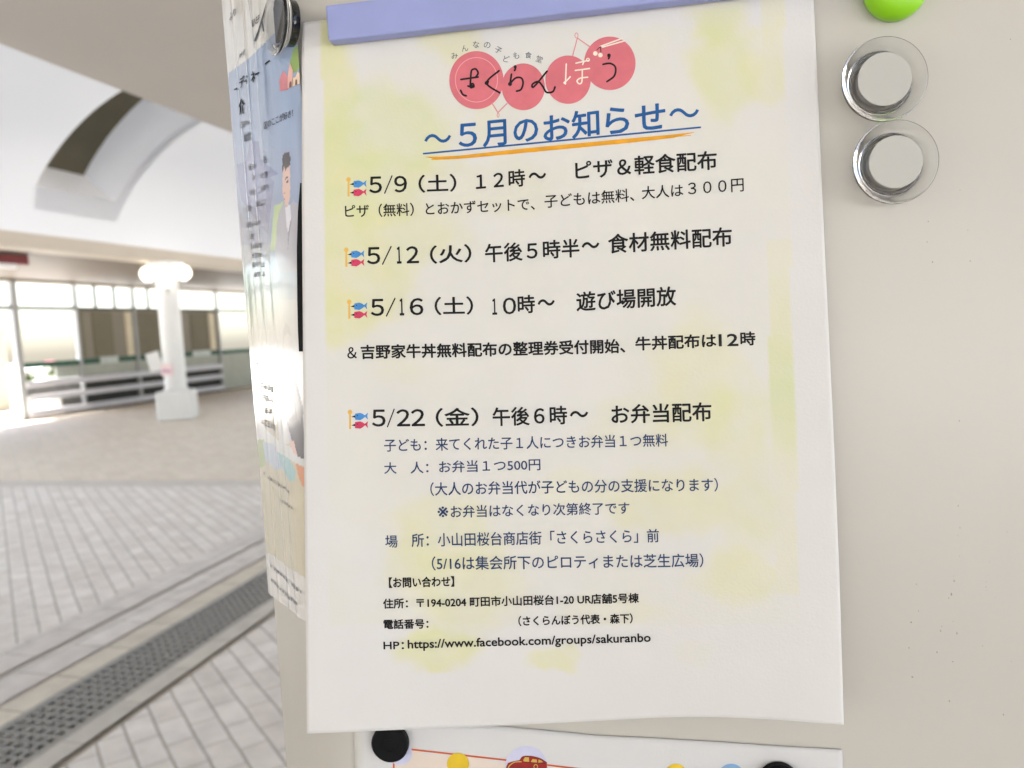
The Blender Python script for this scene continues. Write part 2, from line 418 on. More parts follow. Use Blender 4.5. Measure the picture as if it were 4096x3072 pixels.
# closed bays behind the frame
for y0, y1 in ((14.95, 16.73), (16.81, 18.41), (18.49, 20.16)):
    MB().box((XF - .03, y0, 1.24), (XF - .01, y1, 2.40)).build('panel', M['olive_light'], scr)
    MB().box((XF - .03, y0, .84), (XF - .01, y1, 1.12)).build('lower_panel', M['grey_panel'], scr)
    MB().box((XF - .06, y0, .05), (XF - .03, y1, .84)).build('void_stand_in', M['dark'], scr)  # added dark sheet stands in for the dark void behind the rails
MB().box((XF - .05, 13.34, .52), (XF - .03, 14.87, .71)).build('void_stand_in', M['dark_grey'], scr)  # this and the next: dark sheets added to darken gaps between rails
MB().box((XF - .05, 14.30, .04), (XF - .03, 14.87, .41)).build('void_stand_in', M['dark_grey'], scr)
MB().box((XF - .03, 14.2, .84), (XF - .01, 14.87, 1.12)).build('lower_panel', M['grey_panel'], scr)
MB().box((XF - .04, 13.34, 1.12), (XF + .02, 32, 1.24)).build('green_band', M['green_band'], scr)
MB().box((XF - .03, 20.24, .05), (XF - .01, 32, 1.12)).build('lower_panel', M['grey_panel'], scr)
for a, c, mt in ((305, 335, 'olive'), (372, 452, 'olive'), (545, 640, 'olive'), (765, 832, 'olive'), (503, 528, 'cream'), (836, 858, 'cream')):
    y0, y1 = fac(a, 1330)[1], fac(c, 1330)[1]
    MB().box((XF - .008, y0, 1.26), (XF + (.03 if mt == 'cream' else .012), y1, 2.36)).build('panel_strip', M[mt], scr)
for a, c in ((398, 470), (770, 842)):
    y0, y1 = fac(a, 1440)[1], fac(c, 1440)[1]
    MB().box((XF + .021, y0, 1.10), (XF + .03, y1, 1.27)).build('label_plate', M['label'], scr)

# hanging sign
sg = empty('hanging_sign', (-12.2, 10.6, 2.8), 'dark red hanging sign board under the low ceiling at the far left', 'sign')
SP = Vector((-10.9, 0, 0))
q = [on_plane(x, y, SP, Vector((1, 0, 0))) for x, y in ((-260, 985), (108, 1022), (100, 1060))]
ya, yb, z1_, z0_ = q[0].y, q[1].y, q[1].z, q[2].z
MB().box((-10.93, ya, z0_), (-10.87, yb, z1_)).build('sign_board', M['sign_red'], sg, bevel=.01)
MB().box((-10.95, ya, z1_ + .003), (-10.85, yb - .15, min(3.02, z1_ + .13))).build('sign_header', M['sign_brown'], sg)
MB().box((-10.94, ya, z0_ - .07), (-10.86, yb - .25, z0_ - .003)).build('sign_footer', M['white'], sg)
for yy in (ya + .3, yb - .5): MB().tube([(-10.9, yy, z1_ + .1), (-10.9, yy, 3.05)], .012).build('hanger', M['steel'], sg)

# ------------------------------------------------------------------ outside the screen
def leafy(b, c, r, n, size, flat=.8):
    for _ in range(n):
        while True:
            p = Vector((random.uniform(-1, 1), random.uniform(-1, 1), random.uniform(-1, 1)))
            if .25 < p.length < 1: break
        k = 1 + .35 * noise.noise(p * 2.3 + Vector(c))
        q = Vector(c) + Vector((p.x * r[0], p.y * r[1], p.z * r[2])) * k
        a = Vector((random.gauss(0, 1), random.gauss(0, 1), random.gauss(0, 1))).normalized(); e = a.orthogonal().normalized(); s = size * random.uniform(.6, 1.4)
        b.add([q - a * s, q + e * s * .5, q + a * s, q - e * s * .5], [(0, 1, 2, 3)], 0 if random.random() < .6 else 1)


for k, (x, y, h, lab) in enumerate(((-24, 12.5, 4.2, 'leafy tree outside behind the open bay of the screen'), (-27, 19.5, 5.0, 'leafy tree outside beyond the panelled bays, right of the other tree'))):
    tr = empty('tree', (x, y, 0), lab, 'tree')
    tb = MB(); tb.tube([(x, y, 0), (x + .05, y, h * .3), (x, y + .1, h * .6), (x, y, h * .85)], .12)
    for a in range(5): tb.tube([(x, y, h * .4), (x + cos(a * 1.3) * .7, y + sin(a * 1.3) * .7, h * .68)], .05, 6)
    tb.build('trunk', M['bark'], tr)
    cb = MB()
    for a in range(7): leafy(cb, (x + random.uniform(-.9, .9), y + random.uniform(-.9, .9), h * .72 + random.uniform(-.7, .7)), (.9, .9, .7), 420, .10)
    cb.build('crown', [M['leaf'], M['leaf_light']], tr)
po = MB().box((-18.2, 15.55, 0), (-17.9, 16.15, 2.05)).box((-18.26, 15.49, 2.05), (-17.84, 16.21, 2.12)).build('gate_post', M['wall'], bevel=.01)
tag(po, 'beige masonry post standing outside the open bay', 'post')


def pot(x, y, cols, lab, h=.55):
    r = empty('flower_pot', (x, y, 0), lab, 'flower pot', 'flower pots outside the screen')
    T = Matrix.Translation((x, y, 0))
    MB().lathe([(0, 0), (.13, 0), (.18, h), (.20, h), (.20, h + .04), (.16, h + .04), (.15, h - .03), (0, h - .03)], T, 24).build('pot', M['concrete'], r, smooth=False)
    b = MB(); leafy(b, (x, y, h + .16), (.24, .24, .17), 160, .05); b.build('leaves', [M['leaf'], M['leaf_light']], r)
    for _ in range(7):
        c = Vector((x + random.gauss(0, .13), y + random.gauss(0, .13), h + .22 + random.uniform(0, .16))); b = MB()
        for a in range(5):
            d = Vector((cos(a * 1.257), sin(a * 1.257), .25)) * .075; e = Vector((-sin(a * 1.257), cos(a * 1.257), 0)) * .04
            b.add([c, c + d * .6 + e, c + d, c + d * .6 - e], [(0, 1, 2, 3)])
        b.build('flower', cols, r)


pot(-15.3, 14.2, mat('orange_petals', lin(226, 110, 60), .6), 'pot of orange flowers outside, beside the first screen post', .75)
pot(-15.3, 15.0, mat('pink_petals', lin(235, 120, 160), .6), 'pot of pink flowers outside the open bay', .85)

# ------------------------------------------------------------------ the column that carries the notices
YAW = HEAD + radians(95.75)
DF = Vector((sin(YAW), cos(YAW), 0)); NF = Vector((DF.y, -DF.x, 0))         # along the face, and out of it
NF = NF if NF.dot(FW) < 0 else -NF
PF = EYE + ray(2250, 1536) * .317


def bp(x, y, o=0.0): return on_plane(x, y, PF + NF * o, NF)


def turn(v, a): return Vector((v.x * cos(a) + v.y * sin(a), -v.x * sin(a) + v.y * cos(a), 0))   # clockwise from above


T1 = bp(1330, 1536); T1.z = 0
RC, CH, WID = .032, .040, .46
prof = []; nrm = []
p = T1.copy(); d = -DF; n_ = NF.copy()
for tot, L in ((radians(49.25), CH), (radians(40.75), .42), (radians(45), CH), (radians(45), WID), (radians(45), CH), (radians(45), .42), (radians(45), CH), (radians(45), 0)):
    K = 12
    for k in range(K + 1):
        prof.append(p.copy()); nrm.append(n_.copy())
        if k < K:
            d2 = turn(d, tot / K / 2); p = p + d2 * (2 * RC * sin(tot / K / 2)); d = turn(d, tot / K); n_ = turn(n_, tot / K)
    p = p + d * L
# square the end up with the start of the front face
nc = MB()
_gap = (T1 - prof[-1]).dot(NF)
for i in range(len(prof) - 26, len(prof)): prof[i] = prof[i] + NF * _gap      # bring the last corner back into the front plane
n = len(prof)
zz = [0, .12, 3.03]
vs = [Vector((q.x, q.y, z)) for z in zz for q in prof]
nc.add(vs, [(j * n + (i + 1) % n, j * n + i, (j + 1) * n + i, (j + 1) * n + (i + 1) % n) for j in range(len(zz) - 1) for i in range(n)])
colo = empty('notice_column', (T1.x, T1.y, 0), 'off white steel clad column with rounded corners, papers stuck on it', 'column')
cb = nc.build('cladding', M['column'], colo)
for f in cb.data.polygons: f.use_smooth = True
chips = MB()
SPK = [(520, 63), (533, 181), (636, 88), (643, 178), (611, 645), (608, 893), (613, 957), (607, 980), (612, 1040), (594, 1098), (596, 1112), (689, 1130), (690, 1115), (717, 1161), (580, 1162), (588, 1152), (471, 1233), (593, 1230), (557, 1258), (604, 1265), (546, 1321), (464, 1308), (592, 1348), (679, 1302), (763, 1347), (474, 1393), (700, 1057), (750, 969), (740, 1503), (582, 1463), (486, 1122), (492, 1200), (517, 122), (560, 1245), (690, 1140)]
for i, (a, c) in enumerate([(3000 + x / .73, 800 + y / .73) for x, y in SPK] + [(4042, 157), (3840, 761), (3713, 886)]):
    rr = random.uniform(1.8, 4.2) * (1.3 if i % 5 == 0 else 1); st = random.uniform(.7, 1.8); ph = random.uniform(0, 3)
    chips.add([bp(a + rr * random.uniform(.6, 1.1) * cos(k * pi / 4 + ph), c + st * rr * random.uniform(.6, 1.1) * sin(k * pi / 4 + ph), .0002) for k in range(8)], [tuple(range(8))])
chips.build('paint_chips', mat('chipped_paint', lin(166, 157, 144), .8, var=.3, scale=400), colo)

# ------------------------------------------------------------------ sheets of paper
def smooth(a, b_, x):
    t = max(0, min(1, (x - a) / (b_ - a))); return t * t * (3 - 2 * t)


def interp(tab, x):
    for (x0, y0), (x1, y1) in zip(tab, tab[1:]):
        if x <= x1:
            t = (x - x0) / (x1 - x0); return y0 + (y1 - y0) * t
    return tab[-1][1]


EDGE_L = [(-200, 1206), (89, 1207), (750, 1207), (1400, 1212), (2000, 1218), (2500, 1223), (2950, 1227)]
EDGE_R = [(-200, 3247), (0, 3255), (800, 3290), (1700, 3333), (2300, 3358), (2950, 3377)]
BOT = [(1200, 2936), (1413, 2927), (1700, 2915), (1985, 2903), (2200, 2893), (2400, 2884), (2550, 2874), (2700, 2868), (2800, 2867), (2900, 2869), (3000, 2873), (3150, 2882), (3280, 2893), (3400, 2902)]


def spline_bot(x):                                            # smoothed bottom edge
    return sum(interp(BOT, x + d_) for d_ in (-80, -40, 0, 40, 80)) / 5


def lift(x, y):                                               # how far the sheet stands off the steel
    u = max(0, min(1, (x - 1210) / 2100)); v = max(0, min(1, (y - 0) / 2900))
    a = .0020 + .0085 * v ** 1.4 * u ** 1.6 + .0055 * v ** 3 * (1 - .6 * sin(pi * min(1, u * 1.05)))
    a += .0009 * noise.noise(Vector((x / 520, y / 760, 4))) * min(1, v * 3)
    a += .0012 * sin(3.1 * u + 2.2 * v) * v + .0007 * sin(9 * u + 1.3) * v * v
    a += .0022 * exp(-(u / .10) ** 2) * sin(pi * v) ** .5 if 0 < v < 1 else 0
    return a


def sheet(x, y, o=0.0): return bp(x, y, lift(x, y) + o)


def nz(x, y, s, k=0): return noise.fractal(Vector((x / s, y / s, k * 7.3)), 1.0, 2.0, 4)


BL = [  # watercolour blotches: centre, radii (photo pixels), strength, green share
    (1540, 510, 260, 180, .52, .7), (1300, 330, 120, 360, .7, .1), (1330, 780, 180, 260, .55, .3), (1480, 740, 230, 160, .55, .35),
    (1560, 950, 300, 130, .45, .3), (1430, 1130, 220, 150, .55, .1), (1370, 1270, 130, 110, .6, .15), (1800, 130, 120, 120, .5, .1),
    (1760, 640, 120, 60, .3, .3), (2000, 760, 260, 120, .22, .2), (2900, 230, 130, 220, .55, .45), (3060, 300, 110, 120, .5, .1), (2870, 90, 120, 90, .4, .2),
    (1950, 480, 60, 120, .25, 0), (2600, 170, 90, 80, .15, 0),
    (2790, 1540, 170, 260, .42, .1), (2950, 1720, 160, 180, .4, .5), (2680, 2010, 240, 130, .42, .1), (3030, 2040, 150, 160, .4, .35), (2960, 2300, 180, 90, .5, .2),
    (1780, 2130, 220, 170, .42, .15), (1860, 2370, 220, 170, .45, .25), (1760, 2600, 170, 80, .75, .25), (2200, 2625, 90, 45, .6, .2), (1650, 2240, 130, 120, .3, .1),
    (2450, 2440, 200, 60, .18, 0), (2780, 2610, 80, 45, .12, .1), (2300, 1950, 160, 90, .2, 0), (2520, 1700, 160, 90, .18, .3), (1600, 1480, 130, 60, .15, 0)]
PAPER = Vector(lin(219, 216, 212))
YEL = Vector(lin(220, 215, 166)); GRN = Vector(lin(206, 213, 158))


def front_print(x, y):
    c = PAPER.copy()
    if not (1286 + .01 * y < x < 3133 + .028 * y): return c
    if y > 2690: return c
    jx, jy = x + 55 * nz(x, y, 160), y + 55 * nz(x, y, 160, 1)
    T = 0; G = 0
    for bx, by, rx, ry, s, gsh in BL:
        r = sqrt(((jx - bx) / rx) ** 2 + ((jy - by) / ry) ** 2) / 1.12
        k = s * (1 - smooth(.55, 1.2, r)) * (.82 + .3 * r)
        T = T + k * (1 - T); G = max(G, gsh * min(1, k * 2))
    if x < 1372 and y < 1330: T = T + .35 * (1 - T) * (1 - .8 * (860 < y < 1080))       # doubled band down the left side
    e = x - .0275 * y
    if e > 3040:
        if 960 < y < 2370: T = max(T, .30 + .45 * exp(-((y - 1540) / 260) ** 2) + .12 * nz(x, y, 200, 2)); G = max(G, .8 * exp(-((y - 1560) / 230) ** 2))
        elif y < 360: T = max(T, .42)
        T *= .9
    T = max(0, min(.9, T * (1 + .25 * nz(x, y, 120, 3))))
    T += .09 * (1 + nz(x, y, 300, 4)) if 100 < y < 2500 else 0
    ink = YEL.lerp(GRN, max(0, min(1, G + .3 * nz(x, y, 90, 5))))
    return c.lerp(ink, min(.95, T))


def grid_sheet(name, nu, nv, pix, surf, colf, mt, thick=0.00015):
    vs = []; cs = []; fs = []
    for j in range(nv + 1):
        for i in range(nu + 1):
            x, y = pix(i / nu, j / nv); vs.append(tuple(surf(x, y))); cs.append(colf(x, y))
    for j in range(nv):
        for i in range(nu):
            a = j * (nu + 1) + i; fs.append((a, a + nu + 1, a + nu + 2, a + 1))
    me = bpy.data.meshes.new(name); me.from_pydata(vs, [], fs); me.materials.append(mt)
    at = me.color_attributes.new('print', 'FLOAT_COLOR', 'POINT')
    at.data.foreach_set('color', [k for c in cs for k in (*c[:3], 1.0)])
    me.polygons.foreach_set('use_smooth', [True] * len(fs)); me.update()
    o = bpy.data.objects.new(name, me); COL.objects.link(o)
    if thick:
        s = o.modifiers.new('s', 'SOLIDIFY'); s.thickness = thick; s.offset = -1
    return o


def front_pix(u, v):
    xl_ = 0; x0 = interp(EDGE_L, 89 + 2850 * v); x1 = interp(EDGE_R, -110 + 3010 * v)
    x = x0 + (x1 - x0) * u
    yt = 89 - 199 * u; yb_ = spline_bot(x)
    lin_b = 2936 + (2902 - 2936) * u
    y = yt + (lin_b - yt) * v + (yb_ - lin_b) * v ** 5
    return x, y


notice = grid_sheet('event_notice', 150, 210, front_pix, lambda x, y: sheet(x, y), front_print, M['paper'])
tag(notice, 'large white notice sheet with cherry logo and black and blue printed lines', 'notice')

# ------------------------------------------------------------------ lettering
def glyphs(text, off):
    cu = bpy.data.curves.new('t', 'FONT'); cu.body = text; cu.size = 1; cu.offset = off; cu.resolution_u = 3; cu.fill_mode = 'FRONT'
    o = bpy.data.objects.new('t', cu); COL.objects.link(o)
    dg = bpy.context.evaluated_depsgraph_get(); dg.update()
    me = bpy.data.meshes.new_from_object(o.evaluated_get(dg))
    v = [(q.co.x, q.co.y) for q in me.vertices]; f = [tuple(q.vertices) for q in me.polygons]
    bpy.data.objects.remove(o); bpy.data.curves.remove(cu); bpy.data.meshes.remove(me)
    return v, f


def letters(text, x0, c0, x1, c1, h, surf=None, mt='ink_black', off=.006, parent=None, name='printed_line', lean=.03, mid=0, o=.00012, slant=None):
    """set text so that its ink runs from x0 to x1 with its middle going from c0 to c1 (photo pixels on the sheet)"""
    v, f = glyphs(text, 0)
    ax, bx = min(p[0] for p in v), max(p[0] for p in v); ay, by = min(p[1] for p in v), max(p[1] for p in v)
    surf = surf or sheet; b = MB()
    e = max(0, off) * h * .95; x0 += e; x1 -= e; h -= 2 * e          # the pen is as wide as the ink spreads
    for k in range(9 if e > 0 else 1):
        kx, ky = (e * cos(k * pi / 4), e * sin(k * pi / 4)) if k < 8 and e > 0 else (0, 0)
        out = []
        for X, Y in v:
            s = (X - ax) / (bx - ax); t = (Y - ay) / (by - ay) - .5
            y = c0 + (c1 - c0) * s + mid * 4 * s * (1 - s) - t * h + ky
            x = x0 + (x1 - x0) * s - lean * t * h + kx
            out.append(surf(x, y, o + k * 1.5e-6))
        fix = []
        for q in f:
            a, c, d_ = out[q[0]], out[q[1]], out[q[2]]
            fix.append(q if (c - a).cross(d_ - a).dot(EYE - a) > 0 else q[::-1])
        b.add(out, fix)
    return b.build(name, M[mt], parent)


def zone(ox, oy, s):
    return lambda text, x0, c0, x1, c1, h, **k: letters(text, ox + x0 / s, oy + c0 / s, ox + x1 / s, oy + c1 / s, h / s, parent=k.pop('parent', notice), mid=k.pop('mid', 0) / s, **k)


R1 = zone(1200, 0, 1.00545); R2 = zone(1300, 600, 1.1642); R3 = zone(1300, 1050, 1.1642); R4 = zone(1300, 1700, 1.1642); R5 = zone(1300, 2250, 1.1642)
K = dict(name='printed_title', mt='ink_title', off=.020)
R1('～', 500, 560, 608, 553, 38, **K); R1('５', 637, 546, 712, 540, 95, **K); R1('月の', 734, 540, 958, 519, 106, **K)
R1('お知', 978, 519, 1204, 490, 112, **K); R1('らせ', 1228, 488, 1470, 465, 108, **K); R1('～', 1485, 457, 1605, 450, 40, **K)
B = dict(off=.021)
R2('５', 205, 163.0, 265, 161.3, 78, off=.022); R2('／', 274, 161.1, 316, 159.9, 87, off=.022); R2('９', 322, 159.7, 382, 158.0, 78, off=.022); R2('（土）', 435, 158, 612, 152, 84, **B)
R2('１２時', 702, 148, 932, 128, 82, **B); R2('～', 948, 122, 1030, 116, 32, off=.06)
R2('ピザ＆', 1165, 97, 1425, 76, 84, **B); R2('軽食配布', 1440, 72, 1825, 46, 90, **B)
R2('ピザ（無料）とおかずセットで、', 93, 285, 977, 250, 62, off=.012, mid=4)
R2('子どもは無料、', 1022, 240, 1440, 208, 62, off=.012); R2('大人は', 1475, 200, 1668, 186, 60, off=.012); R2('３００円', 1690, 182, 1950, 162, 62, off=.012)
R2('５', 195, 493.0, 257, 491.5, 80, off=.022); R2('／', 264, 491.3, 312, 490.1, 89, off=.022); R2('１', 334, 489.6, 356, 489.0, 80, off=.022); R2('２', 378, 488.5, 437, 487.0, 80, off=.022); R2('（火）', 488, 488, 682, 480, 86, **B)
R2('午後５時半', 745, 482, 1185, 455, 88, **B); R2('～', 1195, 446, 1278, 440, 32, off=.06)
R2('食材無料配布', 1318, 438, 1895, 402, 92, **B)
R3('５', 213, 210.0, 275, 208.7, 80, off=.022); R3('／', 282, 208.6, 330, 207.6, 89, off=.022); R3('１', 347, 207.3, 368, 206.8, 80, off=.022); R3('６', 394, 206.3, 458, 205.0, 80, off=.022); R3('（土）', 510, 203, 690, 200, 86, **B)
R3('１', 778, 206, 801, 205, 76, **B); R3('０', 828, 204, 890, 201, 78, **B); R3('時', 897, 196, 978, 192, 86, **B); R3('～', 990, 188, 1070, 184, 32, off=.06); R3('遊び場開放', 1170, 183, 1635, 155, 92, **B)
B2 = dict(off=.030)
R3('＆', 103, 421, 148, 420, 54, off=.02); R3('吉野家牛丼無料配布の整理券受付開始、', 166, 417, 1398, 388, 68, mid=2, **B2)
R3('牛丼配布は', 1445, 379, 1822, 362, 66, **B2); R3('12', 1833, 362, 1925, 360, 58, off=.03); R3('時', 1934, 355, 2005, 353, 66, **B2)
R3('５', 218, 725.0, 282, 724.2, 80, off=.022); R3('／', 287, 724.2, 326, 723.7, 89, off=.022); R3('２', 333, 723.6, 396, 722.8, 80, off=.022); R3('２', 401, 722.8, 465, 722.0, 80, off=.022); R3('（金）', 515, 722, 715, 718, 88, **B)
R3('午後６時', 780, 719, 1128, 710, 88, **B); R3('～', 1140, 708, 1226, 704, 32, off=.06); R3('お弁当配布', 1333, 708, 1800, 694, 90, **B)
N4 = dict(mt='ink_blue', off=.012)
R4('子ども：来てくれた子１人につきお弁当１つ無料', 275, 95, 1597, 70, 60, mid=0, **N4)
R4('大', 275, 201, 333, 200, 54, **N4); R4('人：お弁当１つ500円', 398, 199, 1003, 183, 56, **N4)
R4('（大人のお弁当代が子どもの分の支援になります）', 490, 299, 1830, 278, 64, mid=-2, **N4)
R4('※', 524, 405, 574, 404, 50, **N4); R4('お弁当はなくなり次第終了です', 585, 404, 1418, 386, 58, **N4)
R4('場', 280, 543, 338, 542, 58, **N4); R4('所：小山田桜台商店街「さくらさくら」前', 403, 537, 1555, 515, 64, **N4)
R4('（5/16は集会所下のピロティまたは芝生広場）', 497, 645, 1762, 630, 66, **N4)
B5 = dict(off=.030)
R5('【お問い合わせ】', 297, 94, 602, 88, 50, **B5); R5('住所：〒194-0204 町田市小山田桜台1-20 UR店舗5号棟', 270, 192, 1462, 165, 48, **B5)
R5('電話番号：', 272, 288, 482, 285, 46, **B5); R5('（さくらんぼう代表・森下）', 900, 273, 1433, 260, 48, **B5)
R5('HP：', 272, 387, 368, 386, 36, **B5); R5('https://www.facebook.com/groups/sakuranbo', 385, 387, 1517, 355, 54, off=.026)


def poly(b, pts, surf, o, mi=0):
    vs = [surf(x, y, o) for x, y in pts]
    a = sum(((vs[i] - vs[0]).cross(vs[i + 1] - vs[0]) for i in range(1, len(vs) - 1)), Vector()).dot(EYE - vs[0])
    if a < 0: vs = vs[::-1]
    b.add(vs, [tuple(range(len(vs)))], mi)


def disc(b, cx, cy, rx, ry, surf, o, mi=0, n=40, hole=0):
    for k in range(n):
        a0, a1 = 2 * pi * k / n, 2 * pi * (k + 1) / n
        if hole:
            poly(b, [(cx + (rx - hole) * cos(a0), cy + (ry - hole) * sin(a0)), (cx + rx * cos(a0), cy + ry * sin(a0)), (cx + rx * cos(a1), cy + ry * sin(a1)), (cx + (rx - hole) * cos(a1), cy + (ry - hole) * sin(a1))], surf, o, mi)
        else:
            poly(b, [(cx, cy), (cx + rx * cos(a0), cy + ry * sin(a0)), (cx + rx * cos(a1), cy + ry * sin(a1))], surf, o, mi)


def stroke(b, pts, wd, surf, o, mi=0):
    """round-ended pen stroke along a polyline, smoothed"""
    P = [Vector((x, y, 0)) for x, y in pts]
    if len(P) > 2:
        Q = []
        for i in range(len(P) - 1):
            p0, p1, p2, p3 = P[max(i - 1, 0)], P[i], P[i + 1], P[min(i + 2, len(P) - 1)]
            for t in (0, .2, .4, .6, .8):
                Q.append(.5 * ((2 * p1) + (-p0 + p2) * t + (2 * p0 - 5 * p1 + 4 * p2 - p3) * t * t + (-p0 + 3 * p1 - 3 * p2 + p3) * t ** 3))
        P = Q + [P[-1]]
    e = wd / 2
    for i, (a, c) in enumerate(zip(P, P[1:])):
        if (c - a).length < 1e-6: continue
        d_ = (c - a).normalized(); n2 = Vector((-d_.y, d_.x, 0)) * e
        oo = o + i * 2e-7
        poly(b, [(a + n2)[:2], (c + n2)[:2], (c - n2)[:2], (a - n2)[:2]], surf, oo, mi)
    for i, q in enumerate(P): disc(b, q.x, q.y, e, e, surf, o + 5e-6 + i * 2e-7, mi, 8)


# underline of the title
ub = MB(); U = lambda x, y: (1200 + x / 1.00545, y / 1.00545)
BT = [(505, 630), (560, 630), (640, 626), (900, 597), (1300, 559), (1500, 541), (1585, 531)]
BB = [(505, 631), (545, 643), (640, 639), (900, 615), (1300, 577), (1500, 555), (1585, 533)]
for i in range(54):
    xa, xb = 505 + 20 * i, 525 + 20 * i
    f_ = lambda x: (interp(BT, x), interp(BB, x) + 1.6 * noise.noise(Vector((x / 30, 1, 4))))
    (ta, ba), (tb_, bb_) = f_(xa), f_(xb)
    poly(ub, [U(xa, ta), U(xb, tb_), U(xb, bb_), U(xa, ba)], sheet, .00012)
for xa, xb, yo in ((528, 620, 642), (1440, 1572, 556)):                       # loose bristles at the ends
    for i in range(6):
        p0, p1 = xa + (xb - xa) * i / 6, xa + (xb - xa) * (i + 1) / 6
        sl2 = -.09
        poly(ub, [U(p0, yo + sl2 * (p0 - xa) - 1.5), U(p1, yo + sl2 * (p1 - xa) - 1.5), U(p1, yo + sl2 * (p1 - xa) + 1.5), U(p0, yo + sl2 * (p0 - xa) + 1.5)], sheet, .00012)
ul = ub.build('title_brush_stroke', M['ink_orange'], notice)
ub = MB(); stroke(ub, [U(497 + (1610 - 497) * k / 12, 618 + (512 - 618) * k / 12) for k in range(13)], 7, sheet, .00015); ub.build('title_underline', M['ink_title'], notice)

# cherry logo
Z = lambda x, y: (1700 + x / 2.212, 100 + y / 2.212)
lg = MB()
for i, (cx_, cy_, rx, ry) in enumerate(((455, 488, 240, 257), (870, 547, 191, 207), (1266, 484, 201, 214), (1635, 339, 228, 237))):
    x, y = Z(cx_, cy_); disc(lg, x, y, rx / 2.212, ry / 2.212, sheet, .00008 + i * 4e-6, 0, 64)
logo = lg.build('logo', M['ink_red'], notice)
lb = MB()
for pts, (cx_, cy_, rx, ry) in ((((1308, 268), (1348, 115), (1455, 190)), (1340, 92, 17, 26)), (((592, 690), (645, 775), (725, 695)), (647, 798, 12, 22))):
    lb = MB(); stroke(lb, [Z(*q) for q in pts[:2]], 4.5, sheet, .00010); stroke(lb, [Z(*q) for q in pts[1:]], 4.5, sheet, .00011)
    disc(lb, *Z(cx_, cy_), rx / 2.212, ry / 2.212, sheet, .00012, 0, 20, hole=3); lb.build('logo_stalk', M['ink_pink'], logo)
lb = MB(); disc(lb, *Z(455, 485), 190 / 2.212, 200 / 2.212, sheet, .00010, 0, 64, hole=3); lb.build('logo_ring', M['ink_rose'], logo)
lb = MB()
for pts in (((318, 482), (470, 460)), ((400, 545), (408, 420), (420, 395), (450, 390), (470, 425), (450, 460)), ((380, 540), (430, 548), (425, 520), (400, 525)), ((315, 578), (335, 615), (365, 627)),
            ((655, 405), (545, 512), (662, 600)), ((545, 512), (560, 500), (548, 525)), ((795, 370), (800, 385), (792, 403)), ((765, 435), (752, 525)), ((752, 520), (800, 470), (850, 468), (868, 510), (850, 570), (810, 585)),
            ((1080, 408), (965, 545), (950, 525), (1000, 500), (1040, 540), (1075, 595), (1130, 590), (1150, 548)),
            ((1622, 262), (1632, 275), (1625, 298)), ((1575, 348), (1640, 340), (1685, 375), (1675, 450), (1610, 500))):
    stroke(lb, [Z(*q) for q in pts], 7.5, sheet, .00013)
disc(lb, *Z(798, 370), 6, 7, sheet, .00015); disc(lb, *Z(1628, 270), 7, 8, sheet, .00015); disc(lb, *Z(410, 545), 8, 8, sheet, .00015)
disc(lb, *Z(545, 513), 8, 8, sheet, .00015); disc(lb, *Z(752, 522), 8, 8, sheet, .00015)
lb.build('logo_lettering', M['ink_black'], logo)
lb = MB()
for pts in (((1250, 345), (1243, 520)), ((1243, 522), (1230, 510), (1250, 495), (1285, 458)), ((1335, 338), (1450, 312)), ((1395, 350), (1405, 325)), ((1330, 402), (1455, 385)), ((1392, 395), (1388, 500), (1365, 520), (1345, 495), (1375, 470), (1440, 462)), ((1550, 190), (1745, 118)), ((1570, 196), (1765, 140))):
    stroke(lb, [Z(*q) for q in pts], 5.5, sheet, .00013)
for q in ((1507, 252), (1552, 266)): disc(lb, *Z(*q), 9, 9, sheet, .00015)
disc(lb, *Z(1442, 308), 8, 8, sheet, .00015, hole=4)
lb.build('logo_pale_lettering', M['ink_white'], logo)
lb = MB(); stroke(lb, [Z(1520, 222), Z(1553, 190)], 3, sheet, .00016); stroke(lb, [Z(1553, 190), Z(1556, 240)], 3, sheet, .00017); lb.build('logo_cherry_stalk', M['ink_black'], logo)
for ch, cx_, cy_, rot in (('み', 260, 272, -.35), ('ん', 352, 205, -.2), ('な', 452, 173, .05), ('の', 550, 178, .1), ('子', 648, 222, .5), ('ど', 720, 300, .15), ('も', 806, 270, -.15), ('食', 915, 266, .12), ('堂', 1012, 302, .35)):
    v, f = glyphs(ch, .002); ax, bx = min(p_[0] for p_ in v), max(p_[0] for p_ in v); ay, by = min(p_[1] for p_ in v), max(p_[1] for p_ in v)
    sc_ = 58 / max(bx - ax, by - ay); out = []
    for X, Y in v:
        X = (X - (ax + bx) / 2) * sc_; Y = -(Y - (ay + by) / 2) * sc_
        out.append(sheet(*Z(cx_ + X * cos(rot) - Y * sin(rot), cy_ + X * sin(rot) + Y * cos(rot)), .00012))
    bb = MB().add(out, [q[::-1] for q in f]); bb.build('logo_caption_letter', M['ink_grey'], logo)

